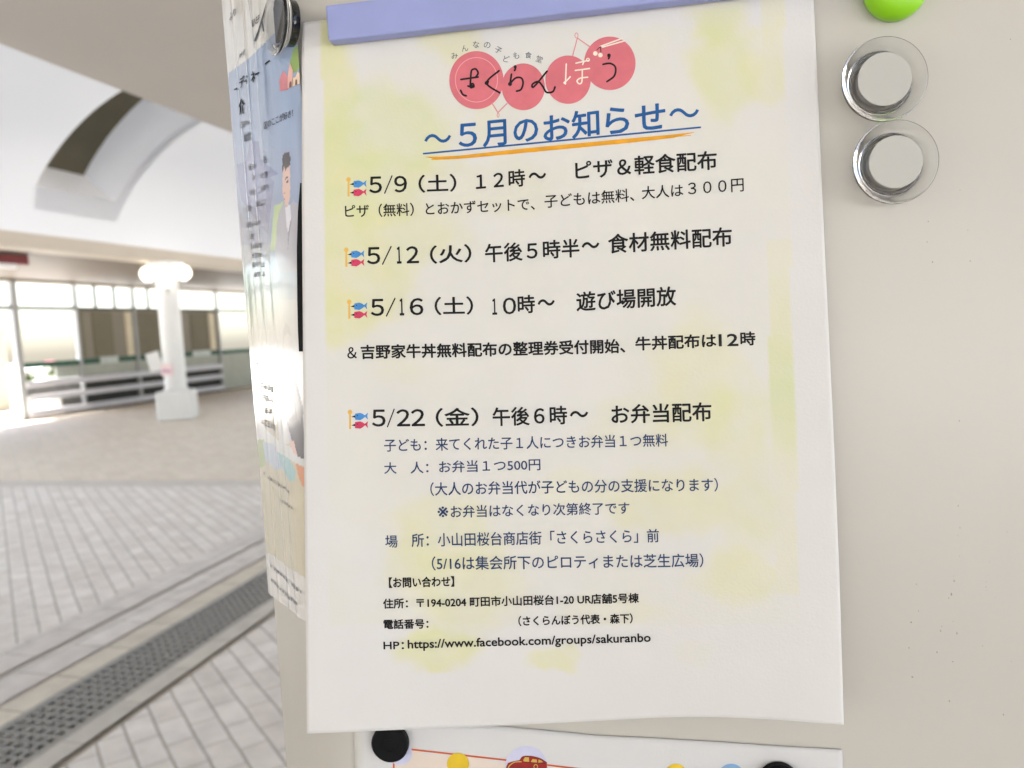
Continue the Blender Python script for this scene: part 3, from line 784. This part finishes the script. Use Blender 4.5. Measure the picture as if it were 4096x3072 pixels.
# carp streamer icons before each date
M['carp_blue'] = mat('carp_blue_ink', lin(66, 138, 204), .7, var=.12, scale=250); M['carp_red'] = mat('carp_red_ink', lin(204, 56, 92), .7, var=.12, scale=250); M['carp_pole'] = mat('carp_pole_ink', lin(226, 180, 84), .7, var=.08)
E_ = lambda x, y, dx, dy: (1330 + x / 3.881 + dx, 1600 + y / 3.881 + dy)
for dx, dy in ((-6, -930), (-15, -649), (-3, -441), (0, 0)):
    cb_ = MB(); e = lambda *pts: [E_(x, y, dx, dy) for x, y in pts]
    poly(cb_, e((258, 200), (287, 200), (290, 450), (258, 450)), sheet, .00008, 0); disc(cb_, *E_(272, 188, dx, dy), 9.0, 9.5, sheet, .00009, 0, 20)
    for oy, mi in ((0, 1), (132, 2)):
        poly(cb_, e((350, 212 + oy), (430, 200 + oy), (470, 215 + oy), (505, 240 + oy), (505, 262 + oy), (465, 295 + oy), (430, 314 + oy), (350, 305 + oy)), sheet, .00008, mi)
        poly(cb_, e((500, 238 + oy), (552, 196 + oy), (540, 250 + oy), (500, 264 + oy)), sheet, .00009, mi); poly(cb_, e((500, 250 + oy), (540, 250 + oy), (553, 308 + oy)), sheet, .000095, mi)
        poly(cb_, e((290, 262 + oy), (352, 236 + oy), (352, 276 + oy)), sheet, .00010, 3); disc(cb_, *E_(386, 242 + oy, dx, dy), 2.2, 2.2, sheet, .00011, 3, 8)
    cb_.build('carp_streamer_icon', [M['carp_pole'], M['carp_blue'], M['carp_red'], M['ink_black']], notice)

# ------------------------------------------------------------------ lower poster
flat = lambda x, y, o=0.0: bp(x, y, .0007 + o)
LT = [(1413, 2890), (1700, 2893), (1985, 2903), (2400, 2943), (2600, 2952), (2900, 2970), (3100, 2984), (3370, 2999)]


def low_pix(u, v):
    x = 1413 + (3370 - 1413) * u; x += 30 * v * (1 - .7 * u)
    return x, interp(LT, x) + v * 900


WARM = Vector(lin(213, 211, 209)); TINT = Vector(lin(224, 208, 194))


def low_print(x, y):
    c = WARM.copy()
    t = 2995 + (x - 1645) * .115
    if 1580 < x < 3280 and y > t + 6: c = TINT.copy()
    if x < 1457: c = Vector(lin(206, 203, 196))
    return c


lowp = grid_sheet('picture_poster', 90, 40, low_pix, flat, low_print, M['paper'])
tag(lowp, 'poster with red car picture and yellow dots, mostly below the frame', 'poster')
M['ink_border'] = mat('orange_red_ink', lin(200, 88, 48), .7, var=.08, scale=200); M['ink_yellow'] = mat('yellow_ink', lin(226, 190, 40), .7, var=.06, scale=200)
M['ink_lav'] = mat('lavender_ink', lin(204, 204, 226), .7, var=.08, scale=120); M['ink_lblue'] = mat('light_blue_ink', lin(130, 168, 206), .7, var=.12, scale=150); M['ink_car'] = mat('car_red_ink', lin(150, 22, 16), .6, var=.15, scale=300)
M['ink_brownred'] = mat('dark_red_ink', lin(92, 12, 10), .6, var=.1); M['ink_gold'] = mat('gold_ink', lin(214, 178, 84), .6, var=.1)
lb = MB(); stroke(lb, [(1575, 2990), (2020, 3040), (2600, 3105), (3280, 3150)], 7, flat, .0001); stroke(lb, [(1575, 2990), (1575, 3300)], 7, flat, .00012); lb.build('border_line', M['ink_border'], lowp)
for cx_, cy_, r_, mt in ((1832, 3056, 44, 'ink_yellow'), (2703, 3102, 46, 'ink_yellow'), (1600, 3012, 48, 'ink_lav'), (2925, 3112, 56, 'ink_lblue')):
    lb = MB(); disc(lb, cx_, cy_, r_, r_ * 1.02, flat, .00016); lb.build('printed_dot', M[mt], lowp)
lb = MB(); disc(lb, 2105, 3066, 84, 82, flat, .00016); pic = lb.build('car_picture', M['ink_lav'], lowp)
lb = MB(); W = lambda x, y: (1440 + x / 2.0868, 2880 + y / 2.0868)
poly(lb, [W(*q) for q in ((1222, 385), (1235, 358), (1275, 345), (1330, 335), (1350, 308), (1380, 298), (1440, 303), (1510, 322), (1560, 352), (1562, 430), (1562, 520), (1230, 520), (1218, 430))], flat, .00019); lb.build('car_body', M['ink_car'], pic)
lb = MB()
for pts in (((1362, 335), (1378, 310), (1410, 312), (1412, 350), (1368, 346)), ((1425, 350), (1440, 325), (1475, 330), (1478, 358)), ((1488, 356), (1490, 330), (1512, 338), (1528, 352))): poly(lb, [W(*q) for q in pts], flat, .00022)
stroke(lb, [W(1345, 348), W(1290, 352), W(1245, 385), W(1235, 420)], 4, flat, .00022); disc(lb, *W(1467, 390), 9, 10, flat, .00022, 0, 16, hole=3)
lb.build('car_windows', M['ink_gold'], pic)
lb = MB(); stroke(lb, [W(1352, 318), W(1365, 304), W(1430, 303), W(1505, 322), W(1552, 352)], 3, flat, .00024); stroke(lb, [W(1360, 352), W(1545, 362)], 3, flat, .00024); lb.build('car_outline', M['ink_brownred'], pic)


# ------------------------------------------------------------------ laminated poster wrapped round the corner
def side(x, y, o=0.0):
    """point of the column's left flank seen at (x, y), stood off by the film"""
    d_ = ray(x, y); best = None
    for i in range(0, 26):
        a = prof[i] + nrm[i] * .0016; c = prof[i + 1] + nrm[i + 1] * .0016
        ex, ey = c.x - a.x, c.y - a.y; den = d_.x * ey - d_.y * ex
        if abs(den) < 1e-12: continue
        t = ((a.x - EYE.x) * ey - (a.y - EYE.y) * ex) / den; s = ((a.x - EYE.x) * d_.y - (a.y - EYE.y) * d_.x) / den
        if -1e-6 <= s <= 1 + 1e-6 and t > 0 and (best is None or t < best[0]): best = (t, nrm[i].lerp(nrm[i + 1], s).normalized(), i + s)
    if best is None: return None
    q = EYE + d_ * best[0]
    return q + best[1] * (wrk(best[2], q.z) + o * 4)


CREASE = [(.030, .0022, .00035, 1.0), (.041, .0016, .00040, 3.1), (.055, .0018, .00035, 5.7), (.071, .0016, .00035, 6.9)]


def alen(s):                                                 # arc length along the flank
    return s * .00229 if s < 12 else .0275 + (s - 12) * .040 if s < 13 else .0675 + (s - 13) * .0019


def wrk(s, z):                                               # creases of the film, mostly upright
    a = alen(s); h = .0006 * noise.noise(Vector((a * 45, z * 5, 3))) + .0006
    for c, wd, am, ph in CREASE:
        x = a - c - .006 * noise.noise(Vector((z * 6, ph, 1))) - .12 * (z - 1.4) * (ph - 2.5) * .02
        h += am * exp(-(x / wd) ** 2) * (.35 + .65 * max(0, noise.noise(Vector((z * 8, ph * 3, 7))) + .55))
    return h


def inpoly(x, y, P):
    r = False
    for (x0, y0), (x1, y1) in zip(P, P[1:] + P[:1]):
        if (y0 > y) != (y1 > y) and x < (x1 - x0) * (y - y0) / (y1 - y0) + x0: r = not r
    return r


def q4(*p): return [(860 + a / 2.3705, c / 2.3705) for a, c in p]
def q5(*p): return [(860 + a / 2.3705, 600 + c / 2.3705) for a, c in p]
def q6(*p): return [(930 + a / 2.3703, 1200 + c / 2.3703) for a, c in p]
def q7(*p): return [(980 + a / 2.369, 1800 + c / 2.369) for a, c in p]


c8 = lambda r, g, b_: Vector(lin(r, g, b_))
PR = [  # printed areas, later ones on top
    (q4((130, 690), (330, 545), (480, 400), (600, 330), (860, 330), (900, 1700), (100, 1700)), c8(158, 174, 200)),
    (q5((150, -20), (900, -20), (900, 900), (200, 900)), c8(160, 172, 196)),
    (q5((200, 900), (900, 900), (900, 1700), (200, 1700)), c8(172, 184, 198)),
    (q4((330, 1340), (420, 1340), (430, 1500), (600, 1650), (480, 1700), (260, 1700), (300, 1500)), c8(140, 146, 178)),
    (q5((200, 140), (330, 100), (560, 300), (500, 800), (420, 700), (250, 480)), c8(148, 154, 184)),
    (q4((735, 480), (790, 420), (860, 440), (860, 640), (800, 640), (770, 690), (690, 690)), c8(150, 176, 104)),
    (q4((800, 60), (860, 60), (900, 60), (900, 215), (790, 215)), c8(108, 140, 60)),
    (q4((878, 20), (935, 20), (935, 230), (878, 230)), c8(48, 52, 64)),
    (q4((935, 0), (1000, 0), (1000, 230), (935, 230)), c8(206, 200, 190)),
    (q5((560, 530), (650, 490), (600, 640), (570, 950), (525, 950)), c8(186, 206, 160)),
    (q6((100, 0), (240, 0), (250, 700), (200, 1300), (150, 1000)), c8(206, 204, 206)),
    (q6((170, 950), (330, 750), (460, 800), (560, 1500), (700, 1560), (700, 0), (440, 0), (250, 700)), c8(206, 202, 202)),
    (q6((215, 700), (300, 690), (415, 760), (442, 1340), (320, 1230), (245, 1100)), c8(204, 194, 172)),
    (q7((0, -60), (700, -60), (700, 2000), (0, 2000)), c8(208, 198, 172)),
    (q7((60, -100), (180, -100), (190, 150), (120, 180), (60, 130)), c8(180, 192, 140)),
    (q7((170, -80), (330, -40), (420, 110), (360, 180), (290, 190), (190, 90)), c8(194, 202, 212)),
    (q7((300, 12), (412, 70), (478, 200), (472, 295), (418, 292), (350, 160)), c8(166, 198, 198)),
    (q7((240, -120), (430, -30), (580, 80), (580, 165), (480, 125), (300, 10)), c8(220, 220, 216)),
    (q7((480, 125), (590, 180), (590, 380), (540, 340), (500, 230)), c8(222, 160, 124)),
    (q7((100, 930), (160, 960), (250, 985), (420, 1120), (700, 1290), (700, 2200), (100, 2200)), c8(222, 218, 212)),
    # the two drawn people
    (q5((650, 505), (612, 575), (588, 690), (578, 860), (575, 1010), (600, 1160), (790, 1160), (800, 1010), (800, 620), (785, 520), (745, 475), (715, 520)), c8(184, 182, 190)),
    (q5((668, 540), (715, 520), (722, 640), (690, 800), (672, 640)), c8(222, 220, 226)),
    (q5((690, 800), (722, 640), (728, 660), (700, 830), (690, 1000)), c8(160, 158, 168)),
    (q5((650, 160), (712, 140), (712, 430), (692, 545), (660, 505), (640, 400), (640, 240)), c8(222, 190, 176)),
    (q5((636, 200), (640, 60), (660, 20), (702, 20), (716, 80), (714, 150), (690, 160), (668, 195), (655, 150), (645, 200)), c8(88, 82, 82)),
    (q5((672, 300), (690, 285), (696, 300), (690, 318)), c8(80, 76, 78)), (q5((662, 268), (694, 242), (698, 254), (668, 280)), c8(84, 78, 78)),
    (q5((650, 458), (684, 446), (686, 456), (656, 468)), c8(200, 140, 136)), (q5((650, 398), (672, 412), (668, 422), (650, 410)), c8(204, 158, 146)),
    (q6((458, 660), (500, 690), (560, 680), (610, 790), (665, 1000), (690, 1505), (620, 1490), (560, 1330), (515, 1150), (480, 950), (458, 800)), c8(116, 112, 110)),
    (q6((570, 720), (600, 800), (640, 1000), (650, 1200), (610, 1100), (580, 900)), c8(140, 136, 134)),
    (q6((500, 690), (552, 670), (560, 820), (545, 1130), (515, 1000)), c8(218, 214, 222)),
    (q6((482, 420), (480, 300), (500, 210), (530, 240), (556, 330), (560, 420)), c8(164, 148, 136)),
    (q6((490, 350), (530, 310), (553, 350), (556, 580), (520, 700), (490, 620)), c8(226, 206, 198)),
    (q6((545, 1340), (580, 1330), (615, 1480), (575, 1450)), c8(226, 192, 180)),
]


def side_print(x, y):
    c = c8(222, 220, 214)
    for P, col in PR:
        if inpoly(x, y, P): c = col.copy()
    if 860 < y < 1480: c = c.lerp(c8(206, 206, 205), .8 * smooth(960, 1260, y + 60 * noise.noise(Vector((x / 25, y / 200, 5)))))  # print bleached to pale grey, the film's glare painted into its colour
    k = 1 + .05 * noise.noise(Vector((x / 60, y / 180, 2)))
    ed = 1160 + .04 * (y - 700)
    return c * k


NS, NZ = 110, 560
# columns of the strip run over the flank from the front corner (under the notice) to just past the next corner
ss = [1.5 + (24.2 - 1.5) * i / NS for i in range(NS + 1)]


def at_s(s):
    # stretch index so that the flat chamfer (between 12 and 13) is sampled evenly
    i = int(min(len(prof) - 2, max(0, math.floor(s)))); f_ = s - i
    return prof[i].lerp(prof[i + 1], f_), nrm[i].lerp(nrm[i + 1], f_).normalized()


ss = [1.5 + (12 - 1.5) * i / 60 for i in range(60)] + [12 + i / 130 for i in range(130)] + [13 + (23.0 - 13) * i / 60 for i in range(61)]
z_top = 1.62
qb = side(1150, 2426)
z_bot = qb.z
vs = []; cs = []; fs = []; W_ = len(ss)


def project(q):
    d_ = q - EYE; z = d_.dot(FW); return CX + F * d_.dot(RT) / z, CY - F * d_.dot(UP) / z


for j in range(NZ + 1):
    z = z_top + (z_bot - z_top) * j / NZ
    for s in ss:
        a, n_ = at_s(s); q = Vector((a.x, a.y, z)) + n_ * (.0016 + wrk(s, z))
        vs.append(tuple(q)); cs.append(side_print(*project(q)))
for j in range(NZ):
    for i in range(W_ - 1):
        a = j * W_ + i; fs.append((a, a + 1, a + W_ + 1, a + W_))
me = bpy.data.meshes.new('laminated_poster'); me.from_pydata(vs, [], fs); me.materials.append(M['film'])
at = me.color_attributes.new('print', 'FLOAT_COLOR', 'POINT'); at.data.foreach_set('color', [k for c in cs for k in (*c[:3], 1.0)])
me.polygons.foreach_set('use_smooth', [True] * len(fs)); me.update()
lam = bpy.data.objects.new('laminated_poster', me); COL.objects.link(lam)
tag(lam, 'glossy laminated poster with blue sky picture wrapped round the left column corner', 'poster')
side0 = lambda x, y, o=0.0: side(min(max(x, 902 + .082 * y), 1290), y, o) or side(1100, y, o)


def sl_(text, z_, x0, c0, x1, c1, h, mt='ink_grey', off=.01):
    a, c = z_((x0, c0), (x1, c1)); s = 2.37
    letters(text, a[0], a[1], c[0], c[1], h / s, surf=side0, mt=mt, off=off, parent=lam, o=.00008, lean=.05)


sl_('ー', q4, 195, 852, 225, 838, 14, 'ink_black', .02); sl_('ディ', q4, 245, 792, 338, 742, 105, 'ink_black', .02)
sl_('ネー', q4, 362, 745, 440, 690, 105, 'ink_black', .02); sl_('ー', q4, 492, 612, 540, 580, 16, 'ink_black', .03)
sl_('介', q4, 240, 1025, 295, 1000, 150, 'ink_black', .02)
sl_('より', q4, 150, 165, 208, 108, 70); sl_('至八王子', q4, 372, 232, 442, 172, 62, 'ink_black'); sl_('.or.jp', q4, 235, 545, 315, 480, 62)
sl_('区のここが好き！', q4, 480, 1195, 755, 1075, 72, 'ink_grey', .012)
sl_('も', q5, 475, 95, 510, 88, 70); sl_('！', q5, 490, 240, 510, 230, 60); sl_('給食', q4, 290, 1310, 355, 1285, 85)


def marks(z_, x0, c0, x1, c1, h, n):
    """a printed line too blurred to read: short uneven dashes of ink"""
    a, c = z_((x0, c0), (x1, c1)); b = MB(); h = h * .8 / 2.37
    for k in range(n):
        t0 = (k + random.uniform(.02, .2)) / n; t1 = (k + random.uniform(.7, .95)) / n
        for r_ in range(3):
            yo = (r_ - 1) * h * .36 + random.uniform(-.06, .06) * h
            if random.random() < .2: continue
            X0, Y0 = a[0] + (c[0] - a[0]) * t0, a[1] + (c[1] - a[1]) * t0 + yo; X1, Y1 = a[0] + (c[0] - a[0]) * t1, a[1] + (c[1] - a[1]) * t1 + yo
            hh = h * random.uniform(.06, .11)
            poly(b, [(X0, Y0 - hh), (X1, Y1 - hh), (X1, Y1 + hh), (X0, Y0 + hh)], side0, .00008)
        for r_ in range(2):
            t = random.uniform(t0, t1); X, Y = a[0] + (c[0] - a[0]) * t, a[1] + (c[1] - a[1]) * t
            poly(b, [(X - .7, Y - h * .4), (X + .7, Y - h * .4), (X + .7, Y + h * .4), (X - .7, Y + h * .4)], side0, .00008)
    b.build('blurred_print_line', M['ink_pale'], lam)


for a in ((q4, 250, 1195, 345, 1160, 75, 4), (q5, 335, 165, 410, 150, 70, 3), (q5, 370, 270, 405, 262, 60, 2), (q5, 450, 245, 480, 240, 60, 1), (q5, 345, 410, 405, 395, 70, 3), (q5, 450, 375, 522, 352, 70, 3), (q5, 310, 560, 360, 545, 80, 2), (q5, 410, 510, 500, 490, 75, 3),
          (q5, 310, 715, 445, 685, 60, 5), (q5, 335, 825, 388, 818, 65, 2), (q5, 340, 915, 468, 900, 62, 5), (q5, 370, 1005, 468, 992, 62, 4), (q5, 370, 1092, 488, 1082, 64, 4), (q5, 390, 1180, 492, 1172, 62, 4),
          (q6, 240, 600, 285, 640, 50, 2), (q6, 280, 800, 405, 850, 70, 4), (q6, 300, 920, 410, 965, 75, 4), (q6, 320, 1040, 390, 1070, 70, 2), (q6, 290, 1140, 430, 1210, 75, 5),
          (q7, 90, 170, 210, 225, 40, 5), (q7, 230, 255, 450, 400, 32, 9), (q7, 105, 380, 195, 430, 45, 4), (q7, 345, 465, 480, 555, 32, 6), (q7, 120, 560, 220, 615, 45, 4), (q7, 140, 740, 240, 810, 45, 4),
          (q7, 170, 1010, 430, 1240, 36, 9), (q7, 455, 1265, 560, 1345, 46, 4), (q7, 180, 1145, 420, 1375, 36, 9), (q7, 425, 1380, 530, 1465, 44, 4)): marks(*a)
lb = MB()
EB = [(1211, 735), (1203, 850), (1199.6, 1000), (1202, 1200), (1205, 1320), (1209, 1405)]  # black strip painted in for the shaded gap beside the notice
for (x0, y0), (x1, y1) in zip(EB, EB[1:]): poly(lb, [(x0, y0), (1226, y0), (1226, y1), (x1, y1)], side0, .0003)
lb.build('gap_shade_strip', M['black'], lam)
# map lines on the white top part
lb = MB()
for pts, wd in ((q4((520, 20), (400, 390)), 6), (q4((462, 195), (480, 300)), 6), (q4((335, 0), (385, 330), (400, 460)), 1.2)):
    for p0, p1 in zip(pts, pts[1:]):
        K_ = 6
        stroke(lb, [(p0[0] + (p1[0] - p0[0]) * k / K_, p0[1] + (p1[1] - p0[1]) * k / K_) for k in range(K_ + 1)], wd, side0, .00008)
lb.build('map_lines', M['ink_grey'], lam)
M['pr_rose'] = mat('rose_print', lin(206, 134, 140), .4, var=.1, scale=200); M['pr_salmon'] = mat('salmon_print', lin(226, 176, 164), .4, var=.06, scale=200); M['pr_peach'] = mat('peach_print', lin(234, 206, 178), .4, var=.06, scale=200)
M['pr_hair'] = mat('dark_hair_print', lin(84, 78, 78), .4, var=.15, scale=300); M['pr_skin'] = mat('skin_print', lin(222, 188, 174), .4, var=.05, scale=200); M['pr_suit'] = mat('pale_grey_suit_print', lin(188, 184, 190), .4, var=.06, scale=200)
M['pr_brown'] = mat('brown_door_print', lin(120, 96, 90), .4, var=.1); M['pr_dark'] = mat('dark_suit_print', lin(112, 106, 102), .4, var=.15, scale=200); M['pr_blush'] = mat('blush_print', lin(226, 204, 196), .4, var=.04); M['pr_hair2'] = mat('brown_hair_print', lin(160, 144, 132), .4, var=.1)
M['pr_shirt'] = mat('white_shirt_print', lin(224, 222, 226), .4, var=.03)


def drawing(name, items):
    r = None
    for i, (nm, mt, pts) in enumerate(items):
        b = MB(); poly(b, pts, side0, .00005 + i * .000015); o = b.build(nm if r else name, M[mt], r or lam)
        r = r or o


drawing('house_drawing', [('', 'pr_rose', q4((635, 872), (628, 770), (645, 720), (666, 678), (690, 710), (712, 742), (708, 858))),
        ('tower_wall', 'pr_salmon', q4((706, 850), (706, 740), (724, 600), (752, 672), (748, 830))), ('right_wall', 'pr_peach', q4((752, 828), (756, 745), (775, 742), (795, 690), (815, 700), (815, 800))),
        ('door', 'pr_brown', q4((722, 842), (724, 795), (732, 778), (742, 790), (744, 832))), ('door', 'pr_brown', q4((776, 815), (778, 770), (784, 758), (792, 770), (792, 810)))])


# ------------------------------------------------------------------ magnets
def frame(c, n_):
    n_ = n_.normalized(); x_ = Vector((0, 0, 1)).cross(n_).normalized(); y_ = n_.cross(x_)
    mm = Matrix((x_, y_, n_)).transposed().to_4x4(); mm.translation = c; return mm


M['glass_thick'] = mat('thick_clear_plastic', (.97, .97, .96), .03, var=0, trans=1, ior=1.47)


def clear_magnet(c, n_, label, white=True, k=1.0, rd=.0098):
    r = empty('clear_magnet', c, label, 'magnet', 'clear plastic magnets')
    T = frame(c, n_) @ Matrix.Scale(k, 4)
    MB().lathe([(0, .0002), (.0112, .0002), (.0118, .0008), (.0120, .0040), (.0128, .0062), (.0146, .0078), (.0168, .0086), (.0173, .0093), (.0172, .0102), (.0164, .0107), (.0130, .0101), (.0112, .0098), (0, .0098)], T, 96).build('clear_cap', M['glass' if white else 'glass_thick'], r, smooth=True)
    MB().lathe([(0, .0006), (rd, .0006), (rd, .0050), (0, .0050)], T, 64).build('magnet_disc', M['disc_grey' if white else 'black'], r)
    if white: MB().lathe([(0, .00985), (.0108, .00985), (.0108, .0102), (0, .0102)], T, 64).build('white_insert', M['white_disc'], r)
    return r


clear_magnet(bp(3503, 346, 0), NF, 'upper of two clear ring magnets on bare steel, under the green magnet', True, .9)
clear_magnet(bp(3546, 667, 0), NF, 'lower of two clear ring magnets on bare steel, right of the notice', True, .9)
nn = nrm[12]
clear_magnet(side(1182, 100) + nn * .0002, nn, 'clear magnet with black core seen edge on, holding the laminated poster', False, .76, .0114)
gm = MB().lathe([(0, 0), (.0100, 0), (.0112, .0012), (.0114, .0040), (.0104, .0068), (.0078, .0084), (.004, .0090), (0, .0091)], frame(bp(3568, -28, 0), NF), 48).build('round_magnet', M['green'], smooth=True)
tag(gm, 'glossy lime green round magnet at the top edge of the photo', 'magnet')
for (x, y, lab, rr) in ((1566, 2962, 'black round magnet peeping out below the bottom left of the notice', .0078), (3112, 3122, 'black round magnet at the bottom, right of the blue dot', .0082)):
    k = rr / .008
    o = MB().lathe([(0, 0), (.0080 * k, 0), (.0083 * k, .0006), (.0083 * k, .0032), (.0076 * k, .0040), (.0030, .0041), (.0024, .0036), (0, .0035)], frame(bp(x, y, .0009), NF), 48).build('round_magnet', M['black'], smooth=False)
    tag(o, lab, 'magnet', 'black round magnets')
# bar magnet across the top of the notice
A = bp(1299, 20, .0092); Bq = bp(1313, 163, .0092); D_ = bp(2720, 0, .0092)
ex = (D_ - Bq).normalized(); ey = NF.cross(ex); ey = ey if ey.z > 0 else -ey
hgt = (A - Bq).dot(ey); T = Matrix((ex, ey, NF)).transposed().to_4x4(); T.translation = Bq
bm = MB().box((0, 0, -.0062), (.215, hgt, 0), M=T).build('bar_magnet', M['bar'], bevel=.0008)
tag(bm, 'pale lavender bar magnet pinning the top of the notice', 'magnet')
